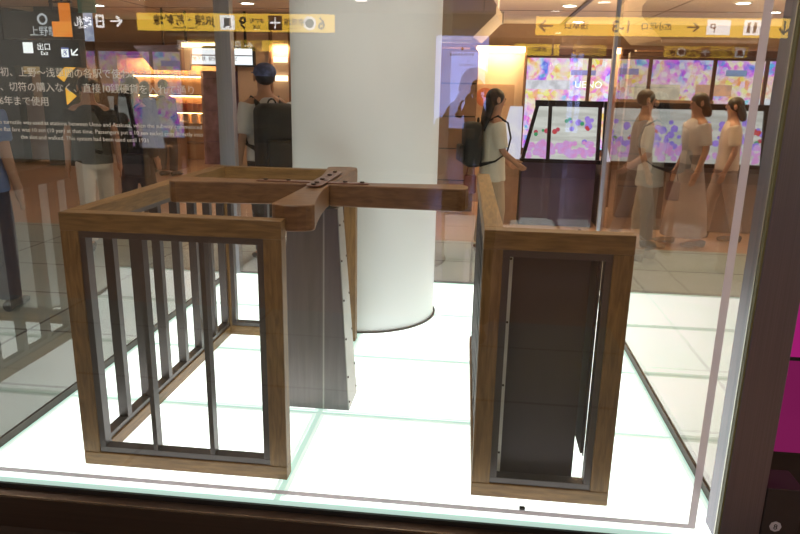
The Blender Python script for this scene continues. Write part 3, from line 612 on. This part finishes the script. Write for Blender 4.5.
# ------------------------------------------------------------ people
def cloth_obj(name, bm, mat, parent, vox=.016):
    o = obj(name, bm, mat, parent, True)
    rm = o.modifiers.new('remesh', 'REMESH'); rm.mode = 'VOXEL'; rm.voxel_size = vox; rm.use_smooth_shade = True
    sm = o.modifiers.new('smooth', 'SMOOTH'); sm.factor = .6; sm.iterations = 4
    return o
SKIN = plain('skin', (.50, .27, .18), .55, 0, .05, 5)
def person(label, loc, rz, Ht=1.7, step=.12, shirt=(.8, .8, .8), pants=(.1, .1, .1), hair=(.012, .009, .008), shoes=(.05, .05, .05), hairlen=0, sleeve=.55, dress=0, wide=1., elbows=None, wrists=None, hem=.50, turn=0, longpants=True):
    k = Ht/1.7; t = thing('person', label, 'person', loc, rz)
    J = {}
    J['pel'] = Vector((0, 0, .93)); J['wai'] = Vector((0, .0, 1.08)); J['che'] = Vector((0, .0, 1.26)); J['nb'] = Vector((0, -.01, 1.40)); J['nk'] = Vector((0, .0, 1.46))
    J['jaw'] = Vector((0, .025, 1.53)); J['hd'] = Vector((0, .01, 1.60)); J['top'] = Vector((0, 0, 1.655))
    for s, nm in ((-1, 'l'), (1, 'r')):
        J['sh'+nm] = Vector((s*.165, 0, 1.375)); e = (elbows or {}).get(nm, (s*.225, -.03, 1.10)); w_ = (wrists or {}).get(nm, (s*.235, .05, .86))
        J['el'+nm] = Vector(e); J['wr'+nm] = Vector(w_)
        d = (J['wr'+nm]-J['el'+nm]).normalized(); J['pa'+nm] = J['wr'+nm]+d*.075
        yo = s*step
        J['hi'+nm] = Vector((s*.085, 0, .88)); J['kn'+nm] = Vector((s*.09, yo*.6+.03*(1 if yo >= 0 else .2), .49)); J['an'+nm] = Vector((s*.09, yo*1.15-.02, .09 if yo >= 0 else .11)); J['to'+nm] = J['an'+nm]+Vector((s*.015, .15, -.062 if yo >= 0 else -.075))
    rad = dict(pel=.125, wai=.105, che=.12, nb=.07, nk=.05, jaw=.06, hd=.085, top=.06)
    for nm in 'lr': rad.update({'sh'+nm: .055, 'el'+nm: .040, 'wr'+nm: .026, 'pa'+nm: .034, 'hi'+nm: .085, 'kn'+nm: .055, 'an'+nm: .036, 'to'+nm: .032})
    E_ = [('pel', 'wai'), ('wai', 'che'), ('che', 'nb'), ('nb', 'nk'), ('nk', 'jaw'), ('jaw', 'hd'), ('hd', 'top')]
    for nm in 'lr': E_ += [('nb', 'sh'+nm), ('sh'+nm, 'el'+nm), ('el'+nm, 'wr'+nm), ('wr'+nm, 'pa'+nm), ('pel', 'hi'+nm), ('hi'+nm, 'kn'+nm), ('kn'+nm, 'an'+nm), ('an'+nm, 'to'+nm)]
    J['nose'] = J['hd']+Vector((0, .10, -.015)); rad['nose'] = .012; E_.append(('hd', 'nose'))
    for s, nm in ((-1, 'l'), (1, 'r')):
        d = (J['pa'+nm]-J['wr'+nm]).normalized(); sd = Vector((0, 1, 0)).cross(d); sd = Vector((0, 1, 0))-d*d.y; sd.normalize()
        nrm = d.cross(sd)
        for fi, (off, ln) in enumerate(((.024, .070), (.008, .078), (-.008, .072), (-.023, .056))):
            a = J['pa'+nm]+sd*off+d*.012; b = a+d*ln*.55; c = b+d*ln*.4-nrm*.012*s
            for q, P_, R_ in (('a', a, .010), ('b', b, .009), ('c', c, .0075)): J[f'f{fi}{q}{nm}'] = P_; rad[f'f{fi}{q}{nm}'] = R_
            E_ += [('pa'+nm, f'f{fi}a{nm}'), (f'f{fi}a{nm}', f'f{fi}b{nm}'), (f'f{fi}b{nm}', f'f{fi}c{nm}')]
        a = J['wr'+nm]+d*.03+sd*.028; b = a+d*.035+sd*.022
        J['ta'+nm] = a; J['tb'+nm] = b; rad['ta'+nm] = .012; rad['tb'+nm] = .009; E_ += [('wr'+nm, 'ta'+nm), ('ta'+nm, 'tb'+nm)]
    names = list(J); me = bpy.data.meshes.new('body'); me.from_pydata([J[n_]*k for n_ in names], [(names.index(a), names.index(b)) for a, b in E_], [])
    bo = bpy.data.objects.new('body', me); C.objects.link(bo); bo.parent = t; me.materials.append(SKIN)
    sk = bo.modifiers.new('skin', 'SKIN')
    for i, n_ in enumerate(names):
        me.skin_vertices[0].data[i].radius = (rad[n_]*k, rad[n_]*k); me.skin_vertices[0].data[i].use_root = (i == 0)
    sk.use_smooth_shade = True; sb = bo.modifiers.new('sub', 'SUBSURF'); sb.levels = 1; sb.render_levels = 1
    V = lambda n_: J[n_]*k
    # shirt
    sm_ = plain('shirt cloth', shirt, .8, 0, .08, 6); bm = bmesh.new()
    hz = hem*1.7
    tube(bm, [Vector((0, 0, z))*k for z in (hz, hz+.12, 1.08, 1.2, 1.32, 1.40, 1.435)], [(a*k, b*k) for a, b in ((.185*wide, .135*wide), (.178*wide, .13), (.168*wide, .118), (.182, .125), (.19, .115), (.13, .085), (.075, .07))], 20)
    for nm in 'lr':
        e = V('sh'+nm)+(V('el'+nm)-V('sh'+nm))*min(1, sleeve/.6)
        pts = [V('sh'+nm)*.98, V('sh'+nm), V('sh'+nm).lerp(e, .5), e]; rr_ = [.07*k, .075*k, .07*k, .068*k]
        if sleeve > .7: pts += [V('wr'+nm)]; rr_ = [.07*k, .072*k, .062*k, .055*k, .042*k]
        tube(bm, pts, rr_, 14)
    cloth_obj('shirt', bm, sm_, t)
    # trousers or dress
    pm = plain('lower cloth', pants, .8, 0, .08, 5); bm = bmesh.new()
    if dress:
        tube(bm, [Vector((0, 0, z))*k for z in (dress, .45, .7, .9, 1.05)], [(a*k, b*k) for a, b in ((.30*wide, .26), (.26*wide, .22), (.21*wide, .17), (.175*wide, .13), (.155, .11))], 22)
        cloth_obj('skirt', bm, pm, t)
    else:
        tube(bm, [Vector((0, 0, z))*k for z in (.80, .88, .96, 1.04)], [(a*k, b*k) for a, b in ((.15*wide, .12), (.172*wide, .13), (.168, .125), (.155, .11))], 20)
        for nm in 'lr':
            an = V('an'+nm) if longpants else V('kn'+nm)
            tube(bm, [V('hi'+nm)+Vector((0, 0, .02)), V('hi'+nm).lerp(V('kn'+nm), .5), V('kn'+nm), V('kn'+nm).lerp(an, .6), an+Vector((0, 0, .0))], [.095*k*wide, .088*k*wide, .075*k*wide, .072*k*wide, .07*k*wide], 14)
        cloth_obj('trousers', bm, pm, t)
    shm = plain('shoe', shoes, .5)
    for nm in 'lr':
        bm = bmesh.new(); a = V('an'+nm); tt = V('to'+nm); zf = min(a.z, tt.z)
        tube(bm, [a+Vector((0, -.06, -.02-a.z+.055)), a+Vector((0, .02, -a.z+.055)), Vector((tt.x, tt.y, .035)), Vector((tt.x, tt.y+.06, .03))], [(.038, .04), (.045, .045), (.048, .030), (.03, .02)], 12, up=Vector((0, 0, 1)))
        cloth_obj('shoe', bm, shm, t, .012)
    # hair
    hm = plain('hair', hair, .45, 0, .3, 30, (6, 6, 1)); bm = bmesh.new(); h = V('hd')
    ball(bm, h+Vector((0, -.018, .018))*k, .092*k, .098*k, .092*k)
    if hairlen:
        tube(bm, [h+Vector((0, -.03, .05))*k, h+Vector((0, -.075, -.05))*k, h+Vector((0, -.10, -.05-hairlen*.5))*k, h+Vector((0, -.12, -.05-hairlen))*k], [(.08*k, .05*k), (.095*k, .055*k), (.105*k, .05*k), (.07*k, .03*k)], 16)
    cloth_obj('hair', bm, hm, t, .012)
    for s in (-1, 1):
        bm = bmesh.new(); ball(bm, h+Vector((s*.032, .082, .003))*k, .011*k, .008*k, .008*k, 10, 6); obj('eye', bm, plain('eye', (.03, .02, .02), .3), t, True)
        bm = bmesh.new(); ball(bm, h+Vector((s*.088, .0, -.01))*k, .010*k, .02*k, .032*k, 10, 6); obj('ear', bm, SKIN, t, True)
    bm = bmesh.new(); ball(bm, h+Vector((0, .083, -.055))*k, .024*k, .008*k, .007*k, 10, 6); obj('mouth', bm, plain('lips', (.4, .12, .1), .5), t, True)
    return t, J, k
def backpack(label, loc, rz, wd, dp, ht, z0, colr, straps=True, sz=1.38):
    t = thing('backpack', label, 'backpack', loc, rz); m = plain('pack cloth', colr, .6, 0, .2, 12)
    bm = bmesh.new(); box(bm, -wd/2, wd/2, -dp-.13, -.13, z0, z0+ht); o = obj('bag_body', bm, m, t, True); b = o.modifiers.new('bev', 'BEVEL'); b.width = min(wd, dp)*.35; b.segments = 5
    bm = bmesh.new(); box(bm, -wd*.36, wd*.36, -dp-.18, -dp-.12, z0+.05, z0+ht*.5); o = obj('front_pocket', bm, m, t, True); b = o.modifiers.new('bev', 'BEVEL'); b.width = .022; b.segments = 4
    bm = bmesh.new()
    tube(bm, [(wd*.1*math.cos(a), -.16, z0+ht-.01+.045*math.sin(a)) for a in [math.pi*i/8 for i in range(9)]], [.008]*9, 8); obj('top_handle', bm, m, t, True)
    if straps:
        for s in (-1, 1):
            bm = bmesh.new(); tube(bm, [(s*.10, -.15, sz-.10), (s*.115, -.10, sz+.01), (s*.12, 0, sz+.055), (s*.125, .10, sz), (s*.13, .135, sz-.14), (s*.155, .10, sz-.28), (s*.185, -.02, sz-.36), (s*.14, -.16, sz-.40)], [(.025, .007)]*8, 8)
            obj('strap', bm, m, t, True)
    return t
R = math.radians
# girl facing right at the console: back to the left
girl_rz = R(-78)
person('girl in a cream T-shirt with long dark hair, looking at the console', (.16, 6.8, FZ), girl_rz, 1.62, .05, shirt=(.80, .76, .66), pants=(.55, .42, .30), hairlen=.27, shoes=(.15, .07, .04), wide=1.05,
       elbows={'l': (-.215, .0, 1.12), 'r': (.215, .04, 1.10)}, wrists={'l': (-.17, .17, .98), 'r': (.17, .19, .99)}, hem=.46)
backpack('black backpack on the girl with long dark hair', (.16, 6.8, FZ), girl_rz, .29, .17, .43, .88, (.02, .022, .022), sz=1.31)
hbg = thing('handbag', 'small red brown bag hanging below the black backpack', 'bag', (-.04, 6.74, FZ)); bm = bmesh.new(); box(bm, -.07, .05, -.04, .04, .62, .80); obj('bag_body', bm, plain('red leather', (.25, .05, .03), .4), hbg, bevel=.015)
bm = bmesh.new(); tube(bm, [(-.05, 0, .80), (-.03, 0, .90), (.02, 0, .90), (.03, 0, .80)], [.006]*4, 8); obj('handle', bm, plain('red strap', (.2, .04, .03), .4), hbg, True)
# backpack wearer behind the case
brz = R(38)
person('person in a white shirt wearing a large black backpack, seen from behind', (-1.93, 6.2, FZ), brz, 1.79, .06, shirt=(.70, .68, .70), pants=(.03, .03, .035), hair=(.02, .02, .03), hem=.52)
cp = thing('cap', 'blue patterned cap on the backpack wearer', 'cap', (-1.93, 6.2, FZ), brz)
bm = bmesh.new(); ball(bm, (0, -.01, 1.725), .106, .112, .085); cloth_obj('crown', bm, plain('blue pattern', (.10, .13, .30), .7, 0, .6, 25), cp, .014)
bm = bmesh.new(); prism(bm, [(.09*math.cos(R(a)), .07+.12*math.sin(R(a))) for a in range(0, 181, 15)], 1.715, 1.725); obj('peak', bm, plain('blue peak', (.06, .08, .2), .7), cp)
backpack('large black travel backpack worn by the person in the white shirt', (-1.93, 6.2, FZ), brz, .38, .24, .62, .84, (.02, .019, .018), sz=1.45)
# walkers left
person('person in white trousers and a black vest, walking behind the left glass', (-3.75, 6.4, FZ), R(-150), 1.66, .16, shirt=(.035, .03, .028), pants=(.75, .70, .66), sleeve=.3, wide=1.0)
person('person with long black hair in dark clothes beside the white trousers', (-3.62, 7.0, FZ), R(-20), 1.68, .08, shirt=(.02, .018, .018), pants=(.022, .02, .02), hairlen=.34, sleeve=1.0, wide=1.1)
hb3 = thing('shoulder_bag', 'black shoulder bag at the hip of the long haired person', 'bag', (-3.45, 6.85, FZ), R(-20)); bm = bmesh.new(); box(bm, -.15, .15, -.16, -.06, .66, .90); obj('bag_body', bm, BLK, hb3, bevel=.03)
bm = bmesh.new(); tube(bm, [(-.13, -.11, .88), (-.10, -.10, 1.15), (-.05, -.05, 1.36), (.02, .0, 1.42)], [.009]*4, 8); obj('strap', bm, BLK, hb3, True)
person('shopper in a long black coat standing at the shop counter', (-5.95, 12.0, FZ), R(20), 1.62, .04, shirt=(.012, .012, .012), pants=(.015, .015, .015), sleeve=1, wide=1.15, hem=.35, hairlen=.15)
person('second dark shopper, nearer the violet poster', (-5.45, 11.7, FZ), R(-15), 1.66, .04, shirt=(.02, .02, .025), pants=(.03, .03, .03), sleeve=1, wide=1.05, hem=.40)
person('person in a blue T-shirt at the far left edge', (-3.38, 4.3, FZ), R(10), 1.74, .06, shirt=(.13, .20, .42), pants=(.03, .04, .08), sleeve=.42, wide=1.1)
# walkers right
person('walker in a white top and wide pale grey skirt, centre of the right group', (2.28, 7.6, FZ), R(100), 1.62, .12, shirt=(.70, .64, .62), pants=(.33, .30, .31), dress=.12, wide=.8, hairlen=.1, sleeve=.5)
person('walker in white with dark hair, rightmost of the right group', (2.78, 8.0, FZ), R(80), 1.58, .15, shirt=(.75, .62, .50), pants=(.30, .24, .22), sleeve=.5, hairlen=.12)
person('walker in grey trousers and pale top, leftmost of the right group', (1.72, 7.5, FZ), R(-95), 1.64, .14, shirt=(.52, .50, .56), pants=(.22, .21, .25), sleeve=.6, wide=1.0)
# the photographer, mirrored in the front glass
person('photographer in dark clothes holding a camera, mirrored in the glass', (-.03, -.24, FZ), 0, 1.74, .04, shirt=(.06, .045, .035), pants=(.05, .05, .06), sleeve=1,
       elbows={'l': (-.27, .06, 1.17), 'r': (.27, .06, 1.17)}, wrists={'l': (-.10, .10, 1.49), 'r': (.14, .10, 1.49)})
pc = thing('camera_body', 'black camera held by the photographer', 'camera', (0, -.115, 1.40)); bm = bmesh.new(); box(bm, -.065, .065, -.03, .02, 0, .09); box(bm, -.02, .02, -.03, .02, .09, .108); obj('body', bm, BLK, pc, bevel=.006)
bm = bmesh.new(); cyl(bm, (0, .02, .045), .03, .05, 'y', 24); obj('lens', bm, BLK, pc, True)

# strip lamps that belong to the lit furniture
for par, x, y, z, ln, e in ((sh, -.18, .25, 2.09, 2.0, 26), (nc, 0, -.02, 2.17, .6, 10), (wp, .26, -.05, 2.3, .3, 10)):
    la = bpy.data.lights.new('strip_lamp', 'AREA'); la.shape = 'RECTANGLE'; la.size = ln; la.size_y = .08; la.energy = e; la.color = (1, .64, .34)
    lo = bpy.data.objects.new('lamp', la); C.objects.link(lo); lo.parent = par; lo.location = (x, y, z); lo.rotation_euler = (math.radians(25), 0, 0)
